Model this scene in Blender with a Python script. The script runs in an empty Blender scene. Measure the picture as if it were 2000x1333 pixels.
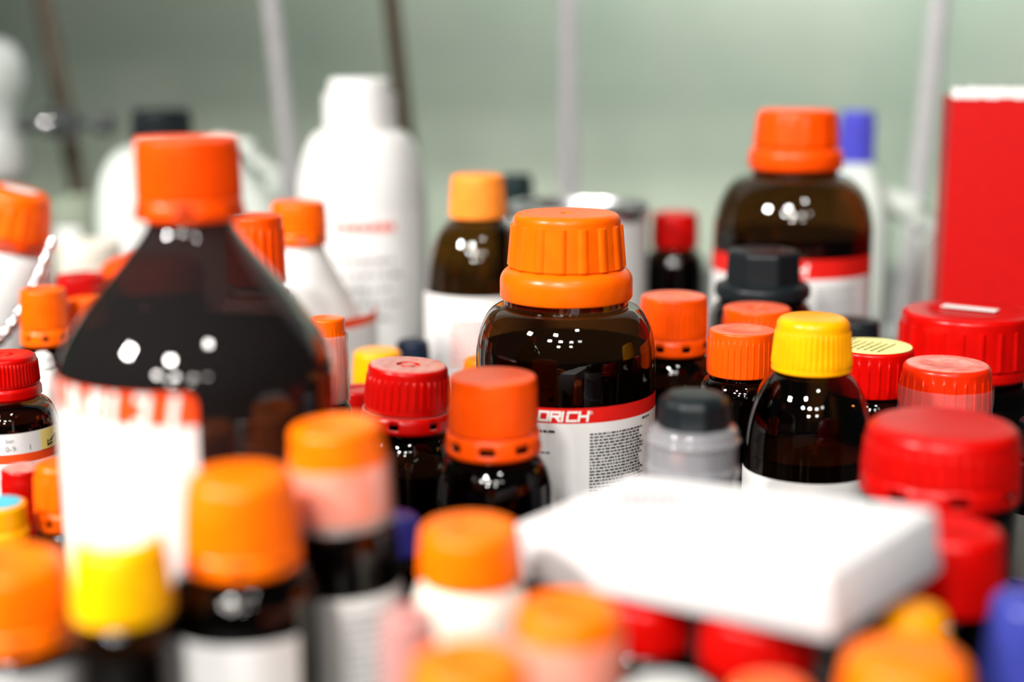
import bpy, math, random
from mathutils import Vector, Matrix
random.seed(7)
C = bpy.context.scene
COL = C.collection

# ------------------------------------------------------------------ camera, world, lights, exposure
F_PX, HC, PITCH = 2778.0, 0.258, math.radians(11.7)
cam_d = bpy.data.cameras.new('camera')
cam = bpy.data.objects.new('camera', cam_d); COL.objects.link(cam)
cam.location = (0, 0, HC); cam.rotation_euler = (math.pi/2 - PITCH, 0, 0)
cam_d.sensor_width = 36.0; cam_d.lens = 36.0*F_PX/2000.0
cam_d.clip_start = 0.01; cam_d.clip_end = 50
cam_d.dof.use_dof = True; cam_d.dof.focus_distance = 0.68; cam_d.dof.aperture_fstop = 2.25
C.camera = cam
C.view_settings.view_transform = 'Standard'; C.view_settings.look = 'None'
C.view_settings.exposure = -0.08; C.view_settings.gamma = 1.0; C.view_settings.use_curve_mapping = False

wd = bpy.data.worlds.new('room_air'); C.world = wd; wd.use_nodes = True
wd.node_tree.nodes['Background'].inputs[0].default_value = (0.80, 0.78, 0.75, 1)
wd.node_tree.nodes['Background'].inputs[1].default_value = 0.045

def lamp(name, loc, target, sx, sy, power, col=(1, 0.97, 0.92)):
    l = bpy.data.lights.new(name, 'AREA'); l.shape = 'RECTANGLE'; l.size = sx; l.size_y = sy
    l.energy = power; l.color = col
    o = bpy.data.objects.new(name, l); COL.objects.link(o); o.location = loc
    o.rotation_euler = (Vector(target) - Vector(loc)).to_track_quat('-Z', 'Y').to_euler()
    return o
# fluorescent ceiling panels of the room, left of, behind and over the camera
lamp('ceiling_lamp', (-1.20, -0.10, 1.16), (-0.05, 0.65, 0.1), 0.17, 0.18, 52)
lamp('ceiling_lamp', (-0.50, -0.95, 1.60), (0.0, 0.7, 0.1), 0.18, 0.18, 38)
lamp('ceiling_lamp', (0.42, -0.50, 1.75), (0.1, 0.7, 0.1), 0.15, 0.13, 8)
for lx, ly, e in ((-1.3, -2.2, 30), (-0.5, -2.5, 28), (0.35, -2.6, 9), (1.0, -2.4, 4), (-0.9, -3.8, 24), (0.4, -3.8, 9)):
    lamp('ceiling_lamp', (lx, ly, 1.9), (lx*0.2, 0.7, 0.1), 0.30, 0.19, e)
# strip lamp under the hood, lighting the back wall
lamp('hood_lamp', (0.50, 1.36, 0.80), (0.42, 1.72, 0.36), 1.0, 0.12, 19.0, (1.0, 0.97, 1.01))

def at(px, py, d):
    u = (px-1000)/F_PX; v = (py-666.5)/F_PX
    return Vector((d*u, d*(math.cos(PITCH)-v*math.sin(PITCH)), HC + d*(-math.sin(PITCH)-v*math.cos(PITCH))))

# ------------------------------------------------------------------ materials
def new_mat(name):
    m = bpy.data.materials.new(name); m.use_nodes = True
    nt = m.node_tree; nt.nodes.clear()
    out = nt.nodes.new('ShaderNodeOutputMaterial')
    return m, nt, out

def noise_mix(nt, c1, c2, scale, lo, hi, detail=4):
    tc = nt.nodes.new('ShaderNodeTexCoord'); n = nt.nodes.new('ShaderNodeTexNoise')
    n.inputs['Scale'].default_value = scale; n.inputs['Detail'].default_value = detail
    nt.links.new(tc.outputs['Object'], n.inputs['Vector'])
    r = nt.nodes.new('ShaderNodeValToRGB')
    r.color_ramp.elements[0].position = lo; r.color_ramp.elements[0].color = (*c1, 1)
    r.color_ramp.elements[1].position = hi; r.color_ramp.elements[1].color = (*c2, 1)
    nt.links.new(n.outputs['Fac'], r.inputs['Fac'])
    return r.outputs['Color'], n

def plastic(name, col, rough=0.32, var=0.12, dust=0.0, sss=0.0):
    m, nt, out = new_mat(name)
    b = nt.nodes.new('ShaderNodeBsdfPrincipled')
    c2 = tuple(max(0, c*(1-var)) for c in col)
    colr, n = noise_mix(nt, c2, col, 120, 0.35, 0.65)
    if dust > 0:
        # fine powder settled on up-facing surfaces, in patches
        g = nt.nodes.new('ShaderNodeNewGeometry'); sx = nt.nodes.new('ShaderNodeSeparateXYZ')
        nt.links.new(g.outputs['Normal'], sx.inputs[0])
        mr = nt.nodes.new('ShaderNodeMapRange'); mr.inputs['From Min'].default_value = 0.75; mr.inputs['From Max'].default_value = 0.98
        mr.inputs['To Max'].default_value = dust
        nt.links.new(sx.outputs['Z'], mr.inputs['Value'])
        n2 = nt.nodes.new('ShaderNodeTexNoise'); n2.inputs['Scale'].default_value = 260; n2.inputs['Detail'].default_value = 6
        tc = nt.nodes.new('ShaderNodeTexCoord'); nt.links.new(tc.outputs['Object'], n2.inputs['Vector'])
        mu = nt.nodes.new('ShaderNodeMath'); mu.operation = 'MULTIPLY'
        nt.links.new(mr.outputs[0], mu.inputs[0]); nt.links.new(n2.outputs['Fac'], mu.inputs[1])
        mx = nt.nodes.new('ShaderNodeMixRGB'); mx.inputs[2].default_value = (0.62, 0.50, 0.42, 1)
        nt.links.new(mu.outputs[0], mx.inputs[0]); nt.links.new(colr, mx.inputs[1]); colr = mx.outputs[0]
    nt.links.new(colr, b.inputs['Base Color'])
    b.inputs['Roughness'].default_value = rough
    b.inputs['Specular IOR Level'].default_value = 0.22
    if sss:
        b.inputs['Subsurface Weight'].default_value = sss
        b.inputs['Subsurface Radius'].default_value = (0.004, 0.002, 0.001)
    bp = nt.nodes.new('ShaderNodeBump'); bp.inputs['Strength'].default_value = 0.06; bp.inputs['Distance'].default_value = 0.0004
    nt.links.new(n.outputs['Fac'], bp.inputs['Height']); nt.links.new(bp.outputs[0], b.inputs['Normal'])
    nt.links.new(b.outputs[0], out.inputs[0])
    return m

def thin_glass(name, tint, rough=0.02, f0=0.04, haze=0.0, hazecol=(0.8, 0.8, 0.8)):
    """a thin tinted wall: tinted see-through plus a Schlick mirror, optional milky haze"""
    m, nt, out = new_mat(name)
    tr = nt.nodes.new('ShaderNodeBsdfTransparent'); tr.inputs[0].default_value = (*tint, 1)
    gl = nt.nodes.new('ShaderNodeBsdfGlossy'); gl.inputs['Roughness'].default_value = rough
    gl.inputs[0].default_value = (1, 1, 1, 1)
    lw = nt.nodes.new('ShaderNodeLayerWeight'); lw.inputs[0].default_value = 0.5
    pw = nt.nodes.new('ShaderNodeMath'); pw.operation = 'POWER'; pw.inputs[1].default_value = 5
    nt.links.new(lw.outputs['Facing'], pw.inputs[0])
    ma = nt.nodes.new('ShaderNodeMath'); ma.operation = 'MULTIPLY_ADD'; ma.inputs[1].default_value = 1-f0; ma.inputs[2].default_value = f0
    nt.links.new(pw.outputs[0], ma.inputs[0])
    base = tr.outputs[0]
    if haze > 0:
        df = nt.nodes.new('ShaderNodeBsdfDiffuse'); df.inputs[0].default_value = (*hazecol, 1)
        tl = nt.nodes.new('ShaderNodeBsdfTranslucent'); tl.inputs[0].default_value = (*hazecol, 1)
        m1 = nt.nodes.new('ShaderNodeMixShader'); m1.inputs[0].default_value = 0.35
        nt.links.new(df.outputs[0], m1.inputs[1]); nt.links.new(tl.outputs[0], m1.inputs[2])
        m2 = nt.nodes.new('ShaderNodeMixShader'); m2.inputs[0].default_value = haze
        nt.links.new(base, m2.inputs[1]); nt.links.new(m1.outputs[0], m2.inputs[2]); base = m2.outputs[0]
    mx = nt.nodes.new('ShaderNodeMixShader')
    nt.links.new(ma.outputs[0], mx.inputs[0]); nt.links.new(base, mx.inputs[1]); nt.links.new(gl.outputs[0], mx.inputs[2])
    nt.links.new(mx.outputs[0], out.inputs[0])
    return m

def metal(name, col, rough):
    m, nt, out = new_mat(name)
    b = nt.nodes.new('ShaderNodeBsdfPrincipled'); b.inputs['Metallic'].default_value = 1.0
    colr, n = noise_mix(nt, tuple(c*0.8 for c in col), col, 60, 0.3, 0.7)
    nt.links.new(colr, b.inputs['Base Color']); b.inputs['Roughness'].default_value = rough
    nt.links.new(b.outputs[0], out.inputs[0]); return m

ORANGE = plastic('orange_plastic', (0.95, 0.118, 0.0006), 0.28)
ORANGE_BRIGHT = plastic('bright_orange_plastic', (0.98, 0.165, 0.0006), 0.30)
ORANGE_PALE = plastic('pale_orange_plastic', (0.92, 0.26, 0.03), 0.4)
ORED = plastic('orange_red_plastic', (0.88, 0.072, 0.0006), 0.32, dust=0.3)
ORED2 = plastic('clean_orange_red_plastic', (0.86, 0.066, 0.0006), 0.30)
ORED_DUSTY = plastic('dusty_orange_red_plastic', (0.70, 0.018, 0.001), 0.28, dust=0.8)
RED = plastic('red_plastic', (0.48, 0.0015, 0.0006), 0.27)
RED_DUSTY = plastic('dusty_red_plastic', (0.40, 0.0015, 0.0006), 0.28, dust=0.8)
RED_SAT = plastic('scarlet_plastic', (0.46, 0.0015, 0.0006), 0.33)
YELLOW = plastic('amber_yellow_plastic', (0.98, 0.36, 0.0008), 0.28)
YELLOW2 = plastic('bright_yellow_plastic', (1.0, 0.50, 0.0008), 0.30)
BLACKP = plastic('black_plastic', (0.006, 0.009, 0.011), 0.38)
NAVYP = plastic('dark_navy_plastic', (0.010, 0.018, 0.040), 0.4)
GREENBLK = plastic('dark_green_plastic', (0.006, 0.016, 0.016), 0.45)
BLUE = plastic('violet_blue_plastic', (0.068, 0.066, 0.46), 0.3)
BLUE2 = plastic('mid_blue_plastic', (0.036, 0.046, 0.27), 0.25)
WHITEP = plastic('white_plastic', (0.64, 0.64, 0.63), 0.35, 0.04)
MILKY = plastic('milky_plastic', (0.50, 0.54, 0.50), 0.35, 0.06)
CREAM = plastic('cream_plastic', (0.72, 0.67, 0.58), 0.5, 0.05)
CYAN = plastic('cyan_plastic', (0.07, 0.42, 0.52), 0.4)
PAPER = plastic('white_label_paper', (0.70, 0.69, 0.68), 0.55, 0.03)
PAPER_SHADE = plastic('shade_grey_label_paper', (0.055, 0.052, 0.047), 0.6, 0.05)  # paper coloured near black to stand in for shade on it
PAPER_Y = plastic('yellow_label_paper', (0.88, 0.72, 0.22), 0.55, 0.05)
PAPER_PY = plastic('pale_yellow_label_paper', (0.90, 0.80, 0.30), 0.55, 0.05)
BAND = plastic('red_label_print', (0.66, 0.012, 0.008), 0.4)
BAND_O = plastic('orange_label_print', (0.85, 0.07, 0.01), 0.45)
INK = plastic('black_print', (0.02, 0.02, 0.022), 0.6)
INK_GREY = plastic('grey_print', (0.25, 0.25, 0.26), 0.6)
INK_RED = plastic('red_print', (0.75, 0.12, 0.08), 0.6)
INK_OLIVE = plastic('olive_print', (0.07, 0.065, 0.012), 0.6)
INK_WHITE = plastic('white_print', (0.86, 0.84, 0.80), 0.5)
CARTON_RED = plastic('red_carton', (0.46, 0.0003, 0.0003), 0.5, 0.05)
CARTON_WHITE = plastic('white_carton', (0.62, 0.61, 0.615), 0.5, 0.02)
CONTENT = plastic('dark_contents', (0.010, 0.008, 0.007), 0.3)
CONTENT_B = plastic('brown_contents', (0.035, 0.018, 0.008), 0.3)
CONTENT_R = plastic('red_contents', (0.30, 0.01, 0.01), 0.3)
AMBER = thin_glass('amber_glass', (0.27, 0.16, 0.07))
AMBER_D = thin_glass('dark_amber_glass', (0.16, 0.085, 0.04))
AMBER_W = thin_glass('warm_amber_glass', (0.38, 0.23, 0.085))
SMOKE = thin_glass('dusty_dark_glass', (0.15, 0.095, 0.085), 0.03, 0.032, 0.022, (0.50, 0.45, 0.45))
CLEAR = thin_glass('clear_glass', (0.93, 0.94, 0.93), 0.02)
FROST = thin_glass('frosted_clear_plastic', (0.85, 0.86, 0.88), 0.10, 0.06, 0.30, (0.75, 0.75, 0.79))
FILM = thin_glass('clear_film', (0.97, 0.93, 0.92), 0.15, 0.06, 0.42, (0.88, 0.77, 0.72))
FILM2 = thin_glass('thin_clear_film', (0.96, 0.93, 0.93), 0.12, 0.05, 0.13, (0.80, 0.68, 0.68))
BAG = thin_glass('plastic_bag_film', (0.95, 0.90, 0.90), 0.12, 0.05, 0.24, (0.72, 0.66, 0.66))
STEEL = metal('brushed_steel', (0.62, 0.62, 0.63), 0.35)
STEEL_SH = metal('polished_steel', (0.85, 0.85, 0.86), 0.12)
ROD = plastic('grey_rod_enamel', (0.30, 0.29, 0.295), 0.35, 0.15)
ROD_LIGHT = plastic('light_grey_rod_enamel', (0.40, 0.39, 0.395), 0.35, 0.12)
ROD_BROWN = plastic('rusty_brown_rod', (0.042, 0.029, 0.015), 0.45, 0.4)
ROD_RUST = plastic('tarnished_rod', (0.10, 0.082, 0.058), 0.4, 0.4)
CLAMP = plastic('dark_clamp_iron', (0.04, 0.045, 0.045), 0.4)

# ------------------------------------------------------------------ mesh helpers
class MB:
    def __init__(s): s.v = []; s.f = []; s.m = []
    def grid(s, rows, closed=True, mi=None):
        """rows of points (lists of equal length, or a single point = pole)"""
        idx = []
        for r in rows:
            i0 = len(s.v); s.v.extend(r); idx.append(list(range(i0, i0+len(r))))
        for k in range(len(rows)-1):
            a, b = idx[k], idx[k+1]; n = max(len(a), len(b))
            mat = mi[k] if mi else 0
            for j in range(n if closed else n-1):
                j2 = (j+1) % n
                if len(a) == 1 and len(b) == 1: continue
                if len(a) == 1: s.f.append((a[0], b[j2], b[j]))
                elif len(b) == 1: s.f.append((a[j], a[j2], b[0]))
                else: s.f.append((a[j], a[j2], b[j2], b[j]))
                s.m.append(mat)
        return s
    def box(s, c, d, rot=None, mat=0):
        i0 = len(s.v)
        for sx in (-.5, .5):
            for sy in (-.5, .5):
                for sz in (-.5, .5):
                    p = Vector((sx*d[0], sy*d[1], sz*d[2]))
                    if rot is not None: p = rot @ p
                    s.v.append(tuple(p + Vector(c)))
        for f in ((0, 1, 3, 2), (4, 6, 7, 5), (0, 4, 5, 1), (2, 3, 7, 6), (0, 2, 6, 4), (1, 5, 7, 3)):
            s.f.append(tuple(i0+i for i in f)); s.m.append(mat)
        return s
    def tube(s, pts, r, n=12, cap=True):
        pts = [Vector(p) for p in pts]; rows = []
        for i, p in enumerate(pts):
            t = (pts[min(i+1, len(pts)-1)] - pts[max(i-1, 0)]).normalized()
            up = Vector((0, 0, 1)) if abs(t.z) < 0.9 else Vector((0, 1, 0))
            a = t.cross(up).normalized(); b = t.cross(a)
            rr = r[i] if isinstance(r, (list, tuple)) else r
            rows.append([tuple(p + (a*math.cos(q) + b*math.sin(q))*rr) for q in [2*math.pi*k/n for k in range(n)]])
        if cap: rows = [[tuple(pts[0])]] + rows + [[tuple(pts[-1])]]
        return s.grid(rows)
    def build(s, name, mats, parent=None, sharp=35, solid=0, label=None):
        me = bpy.data.meshes.new(name); me.from_pydata(s.v, [], s.f)
        for m in (mats if isinstance(mats, (list, tuple)) else [mats]): me.materials.append(m)
        for p, mi in zip(me.polygons, s.m): p.material_index = mi
        import bmesh
        bm = bmesh.new(); bm.from_mesh(me); bmesh.ops.recalc_face_normals(bm, faces=bm.faces); bm.to_mesh(me); bm.free()
        me.shade_smooth()
        me.set_sharp_from_angle(angle=math.radians(sharp))
        o = bpy.data.objects.new(name, me); COL.objects.link(o)
        if parent is not None: o.parent = parent
        if solid:
            md = o.modifiers.new('wall', 'SOLIDIFY'); md.thickness = solid; md.offset = -1
        if label: o['label'] = label
        return o

def lathe(mb, prof, n=96, mod=None, cx=0, cy=0, mi=None, ph=0.0):
    rows = []
    for k, (r, z) in enumerate(prof):
        if r < 1e-7: rows.append([(cx, cy, z)]); continue
        row = []
        for j in range(n):
            t = 2*math.pi*j/n + ph
            rr = r + (mod(k, j, t) if mod else 0)
            row.append((cx + rr*math.sin(t), cy - rr*math.cos(t), z))
        rows.append(row)
    return mb.grid(rows, True, mi)

def arc(cx, cz, r, a0, a1, n=6, rz=None):
    rz = r if rz is None else rz
    return [(cx + r*math.cos(math.radians(a0+(a1-a0)*i/n)), cz + rz*math.sin(math.radians(a0+(a1-a0)*i/n))) for i in range(n+1)]

def empty(name, label, cat, loc, rotz=0, group=None, rot=None):
    o = bpy.data.objects.new(name, None); COL.objects.link(o); o.empty_display_size = 0.01
    o.location = loc; o.rotation_euler = rot if rot else (0, 0, rotz)
    o['label'] = label; o['category'] = cat
    if group: o['group'] = group
    return o

def tag(o, label, cat, group=None):
    o['label'] = label; o['category'] = cat
    if group: o['group'] = group
    return o

# ------------------------------------------------------------------ caps
PULSE = {'fine': [0, 0, 0, 0, .8, 1, 1, .8], 'wide': [0, 0, 0, 0, 0, 0, 0, .7, 1, 1, 1, .7],
         'line': [0, 0, 0, 0, 0, 0, 0, 0, .9, .9], 'groove': [1, 1, 1, 1, 1, 1, 1, .8, 0, 0, .8, 1],
         'knurl': [0, .5, 1, .5]}

def make_cap(root, z0, r, h, mat, style='line', ribs=28, depth=0.0006, fillet=0.002, taper=0.97, top='dish',
             flange=None, poly=0, name='cap', label=None, rib_top=0.86, rib_bot=0.03, round_top=None):
    """cap standing from z0 to z0+h; r is the radius at its foot"""
    rt = r*taper; mb = MB(); pr = []; w = []
    def add(rr, z, ww=0): pr.append((rr, z)); w.append(ww)
    zt = z0+h; fz = round_top if round_top else fillet
    if top == 'dish':
        add(0, zt-0.0007); add(rt*.50, zt-0.0007); add(rt*.56, zt-0.0001); add(rt*.62, zt)
    elif top == 'ring':
        add(0, zt-0.0002); add(rt*.16, zt-.0002); add(rt*.18, zt-.0012); add(rt*.28, zt-.0012); add(rt*.30, zt-.0002); add(rt*.7, zt)
    elif top == 'dimple':
        add(0, zt-0.0016); add(rt*.10, zt-.0014); add(rt*.13, zt-.0002); add(rt*.5, zt)
    else:
        add(0, zt+0.0004); add(rt*.5, zt+0.0002)
    for q in arc(rt-fillet, zt-fz, fillet, 90, 0, 7, fz): add(*q)
    side_lo = z0 if not flange else z0+flange['h']
    hs = zt-fz-side_lo
    zr1 = side_lo+hs*rib_top; zr0 = side_lo+hs*rib_bot
    rs = r if not flange else r
    def rad(z): return rs + (rt-rs)*(z-side_lo)/max(1e-6, (zt-fz-side_lo))
    if not depth: add(rad(zt-fz-.0005), zt-fz-.0005); add(rad(side_lo+.0006), side_lo+.0006)
    if depth:
        add(rad(zr1)+1e-5, zr1); add(rad(zr1-.0004), zr1-.0004, 1)
        for i in range(1, 4):
            zz = zr1-.0004+(zr0+.0004-zr1+.0004)*i/4; add(rad(zz), zz, 1)
        add(rad(zr0+.0004), zr0+.0004, 1); add(rad(zr0), zr0)
    if flange:
        fr, fh = flange['r'], flange['h']
        add(rs+.0003, side_lo)
        for q in arc(fr-fh*.38, z0+fh*.60, fh*.38, 80, 0, 7): add(*q)
        add(fr, z0+fh*.22); add(fr-.0006, z0+fh*.16)
        add(fr-flange.get('lip', .003), z0+fh*.12); add(fr-flange.get('lip', .003)-.0006, z0)
        rin = fr-flange.get('lip', .003)-.0025
    else:
        add(r, z0+.0005); add(r-.0004, z0); rin = r-.0022
    add(rin, z0); add(rin, z0+.004)
    if poly:
        n = poly*16
        def mod(k, j, t):
            if pr[k][0] < rt*.55 or (flange and pr[k][1] < side_lo+1e-6) : return 0
            a = ((t+math.pi/poly) % (2*math.pi/poly)) - math.pi/poly
            q = math.cos(math.pi/poly)/math.cos(a)
            return pr[k][0]*(min(q, .99)-1)
    else:
        P = PULSE[style]; n = ribs*len(P) if ribs else 96
        def mod(k, j, t): return depth*P[j % len(P)]*w[k] if ribs else 0
    lathe(mb, pr, n, mod)
    return mb.build(name, mat, root, 38, label=label)

def make_ring(parent, z0, z1, r, mat, slots=8, sw=16, off=0, name='tamper_ring', flare=0.0):
    """tamper-evident ring under a cap, pierced by real slots"""
    n = 144; mb = MB(); dz = z1-z0
    zs = [z1, z1-.40*dz, z1-.68*dz, z1-.82*dz, z0]; rs = [r, r+flare*.3, r+flare, r+flare, r+flare*.8]
    i0 = 0
    for z, rr in zip(zs, rs):
        for j in range(n):
            t = 2*math.pi*j/n; mb.v.append((rr*math.sin(t), -rr*math.cos(t), z))
    for k in range(4):
        for j in range(n):
            dg = (360*(j+.5)/n - off) % (360/slots if slots else 400)
            if slots and k == 1 and dg < sw: continue
            j2 = (j+1) % n
            mb.f.append((k*n+j, k*n+j2, (k+1)*n+j2, (k+1)*n+j)); mb.m.append(0)
    return mb.build(name, mat, parent, 40, solid=0.0011)

# ------------------------------------------------------------------ bottle bodies
def body_profile(rb, rn, zs, zn, ztop, shape):
    pr = [(0, 0.0008), (rb*.75, .0008), (rb*.8, 0)] + arc(rb-.004, .004, .004, -90, 0, 5) + [(rb, zs)]
    if shape == 'round':
        for i in range(1, 19):
            t = math.pi/2*i/18
            pr.append((rn + (rb-rn)*math.cos(t)**.92, zs+(zn-zs)*math.sin(t)**1.0))
    elif shape == 'flat':
        f = min(.006, (rb-rn)*.6)
        pr += arc(rb-f, zn-f, f, 0, 80, 6) + [(rn, zn)]
        pr = [q for q in pr]
    else:
        k = zn-zs; P0 = (rb, zs); P3 = (rn, zn)
        P1, P2 = ((rb, zs+k*.34), (rn + (rb-rn)*.14, zn-k*.22)) if shape == 'cone' else ((rb, zs+k*.58), (rn + (rb-rn)*.42, zn-k*.06))
        for i in range(1, 25):
            t = i/24; u = 1-t
            pr.append(tuple(u**3*P0[q]+3*u*u*t*P1[q]+3*u*t*t*P2[q]+t**3*P3[q] for q in (0, 1)))
    pr.append((rn, ztop))
    return pr

def make_body(root, pr, mat, fill=None, fmat=None, name='glass_body', n=96):
    mb = MB(); lathe(mb, pr + [(pr[-1][0]-.0015, pr[-1][1])], n)
    b = mb.build(name, mat, root, 50)
    if fill:
        q = []
        fill = min(fill, pr[-1][1]-.001)
        for (r, z) in pr:
            if z <= fill: q.append((max(0, r-.0018), max(z+.0015, .002)))
            else:
                r0, z0 = pr[pr.index((r, z))-1]
                t = (fill-z0)/(z-z0) if z > z0 else 0
                rr = r0+(r-r0)*t-.0018; q.append((rr, fill)); q.append((0, fill)); break
        else: q.append((0, q[-1][1]))
        mb = MB(); lathe(mb, q, 64); mb.build('contents', fmat or CONTENT, b, 40)
    return b

def r_at(pr, z):
    for (r0, z0), (r1, z1) in zip(pr[5:], pr[6:]):
        if z0 <= z <= z1 and z1 > z0: return r0+(r1-r0)*(z-z0)/(z1-z0)
    return pr[8][0]

def wrap(P, r, a0, z0):
    """flat (u,v,height) to a cylinder of radius r"""
    out = []
    for u, v, e in P:
        t = math.radians(a0) + u/r
        out.append(((r+e)*math.sin(t), -(r+e)*math.cos(t), z0+v))
    return out

def make_label(root, r, a0, a1, zlo, zhi, mats, bands=(), name='label', corner=0.0, label=None):
    """sheet bent around the body; bands = [(z from top, material index)] splits it in height"""
    n = max(8, int(abs(a1-a0)/3)); cuts = [0.0] + [b[0] for b in bands] + [zhi-zlo]
    mis = [b[1] for b in bands] + [0]
    mb = MB(); rows = []; mi = []
    for k in range(len(cuts)-1):
        seg = [cuts[k], cuts[k+1]]
        if k == 0 and corner: seg = [0, corner*.12, corner*.4, corner] + [cuts[1]]
        for i, c in enumerate(seg):
            if k and i == 0: continue
            inset = corner*(1-math.sqrt(max(0, 1-(1-min(1, c/corner))**2))) if corner else 0
            ia = math.degrees(inset/r)
            rows.append([(r*math.sin(t), -r*math.cos(t), zhi-c) for t in [math.radians(a0+ia+(a1-a0-2*ia)*j/n) for j in range(n+1)]])
            if len(rows) > 1: mi.append(mis[k])
    mb.grid(rows, False, mi)
    return mb.build(name, mats, root, 60, label=label)

STROKES = {'A': [[(0, 0), (0, 1), (1, 1), (1, 0)], [(0, .42), (1, .42)]], 'L': [[(0, 1), (0, 0), (1, 0)]],
           'D': [[(0, 0), (0, 1), (1, 1), (1, 0), (0, 0)]], 'R': [[(0, 0), (0, 1), (1, 1), (1, .5), (0, .5)], [(.55, .5), (1, 0)]],
           'I': [[(.5, 0), (.5, 1)]], 'C': [[(1, 1), (0, 1), (0, 0), (1, 0)]], 'H': [[(0, 0), (0, 1)], [(1, 0), (1, 1)], [(0, .5), (1, .5)]]}

def strokes(word, h, adv, wid, th, slant=.15):
    quads = []; x = 0
    for ch in word:
        w = wid if ch != 'I' else th*1.0
        for line in STROKES[ch]:
            for (ax, ay), (bx, by) in zip(line, line[1:]):
                A = Vector((x+ax*w*(1 if ch != 'I' else 0), ay*h)); B = Vector((x+bx*w*(1 if ch != 'I' else 0), by*h))
                d = (B-A).normalized()*th/2; nrm = Vector((-d.y, d.x))
                q = [A-d-nrm, B+d-nrm, B+d+nrm, A-d+nrm]
                quads.append([(p.x+slant*p.y, p.y) for p in q])
        x += adv if ch != 'I' else th*2.2
    return quads, x

def print_quads(parent, quads, r, a0, z0, mat, e=.00025, name='lettering', label=None):
    mb = MB()
    for k, q in enumerate(quads):
        i0 = len(mb.v); mb.v.extend(wrap([(u, v, e+k*2e-7) for u, v in q], r, a0, z0)); mb.f.append(tuple(range(i0, i0+len(q)))); mb.m.append(0)
    return mb.build(name, mat, parent, 60, label=label)

def flat_quads(parent, quads, M, mat, name='lettering', label=None):
    mb = MB()
    for q in quads:
        i0 = len(mb.v); mb.v.extend([tuple(M @ Vector((u, v, 0))) for u, v in q]); mb.f.append(tuple(range(i0, i0+len(q)))); mb.m.append(0)
    return mb.build(name, mat, parent, 60, label=label)

def fine_print(w, lines, pitch, seed, th=.45, indent=0, wmin=.0006, wmax=.0032, gap=.0006, ragged=.25):
    rnd = random.Random(seed); Q = []
    for l in range(lines):
        x = indent; end = w*(1-rnd.random()*ragged)
        while x < end:
            ww = min(rnd.uniform(wmin, wmax), end-x+.0003); y = -l*pitch
            Q.append([(x, y), (x+ww, y), (x+ww, y+pitch*th), (x, y+pitch*th)]); x += ww+gap
    return Q

def font_quads(s, size):
    cu = bpy.data.curves.new('t', 'FONT'); cu.body = s; cu.size = size; cu.resolution_u = 3
    o = bpy.data.objects.new('t', cu); COL.objects.link(o)
    bpy.context.view_layer.update()
    me = o.evaluated_get(bpy.context.evaluated_depsgraph_get()).to_mesh()
    Q = [[(me.vertices[i].co.x, me.vertices[i].co.y) for i in p.vertices] for p in me.polygons]
    wdt = max((u for q in Q for u, v in q), default=0)
    o.to_mesh_clear(); bpy.data.objects.remove(o); bpy.data.curves.remove(cu)
    return Q, wdt

# ------------------------------------------------------------------ one bottle
GROUP = 'reagent bottles crowded on the bench'
def facing(p): return math.atan2(-p.x, p.y)

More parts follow.
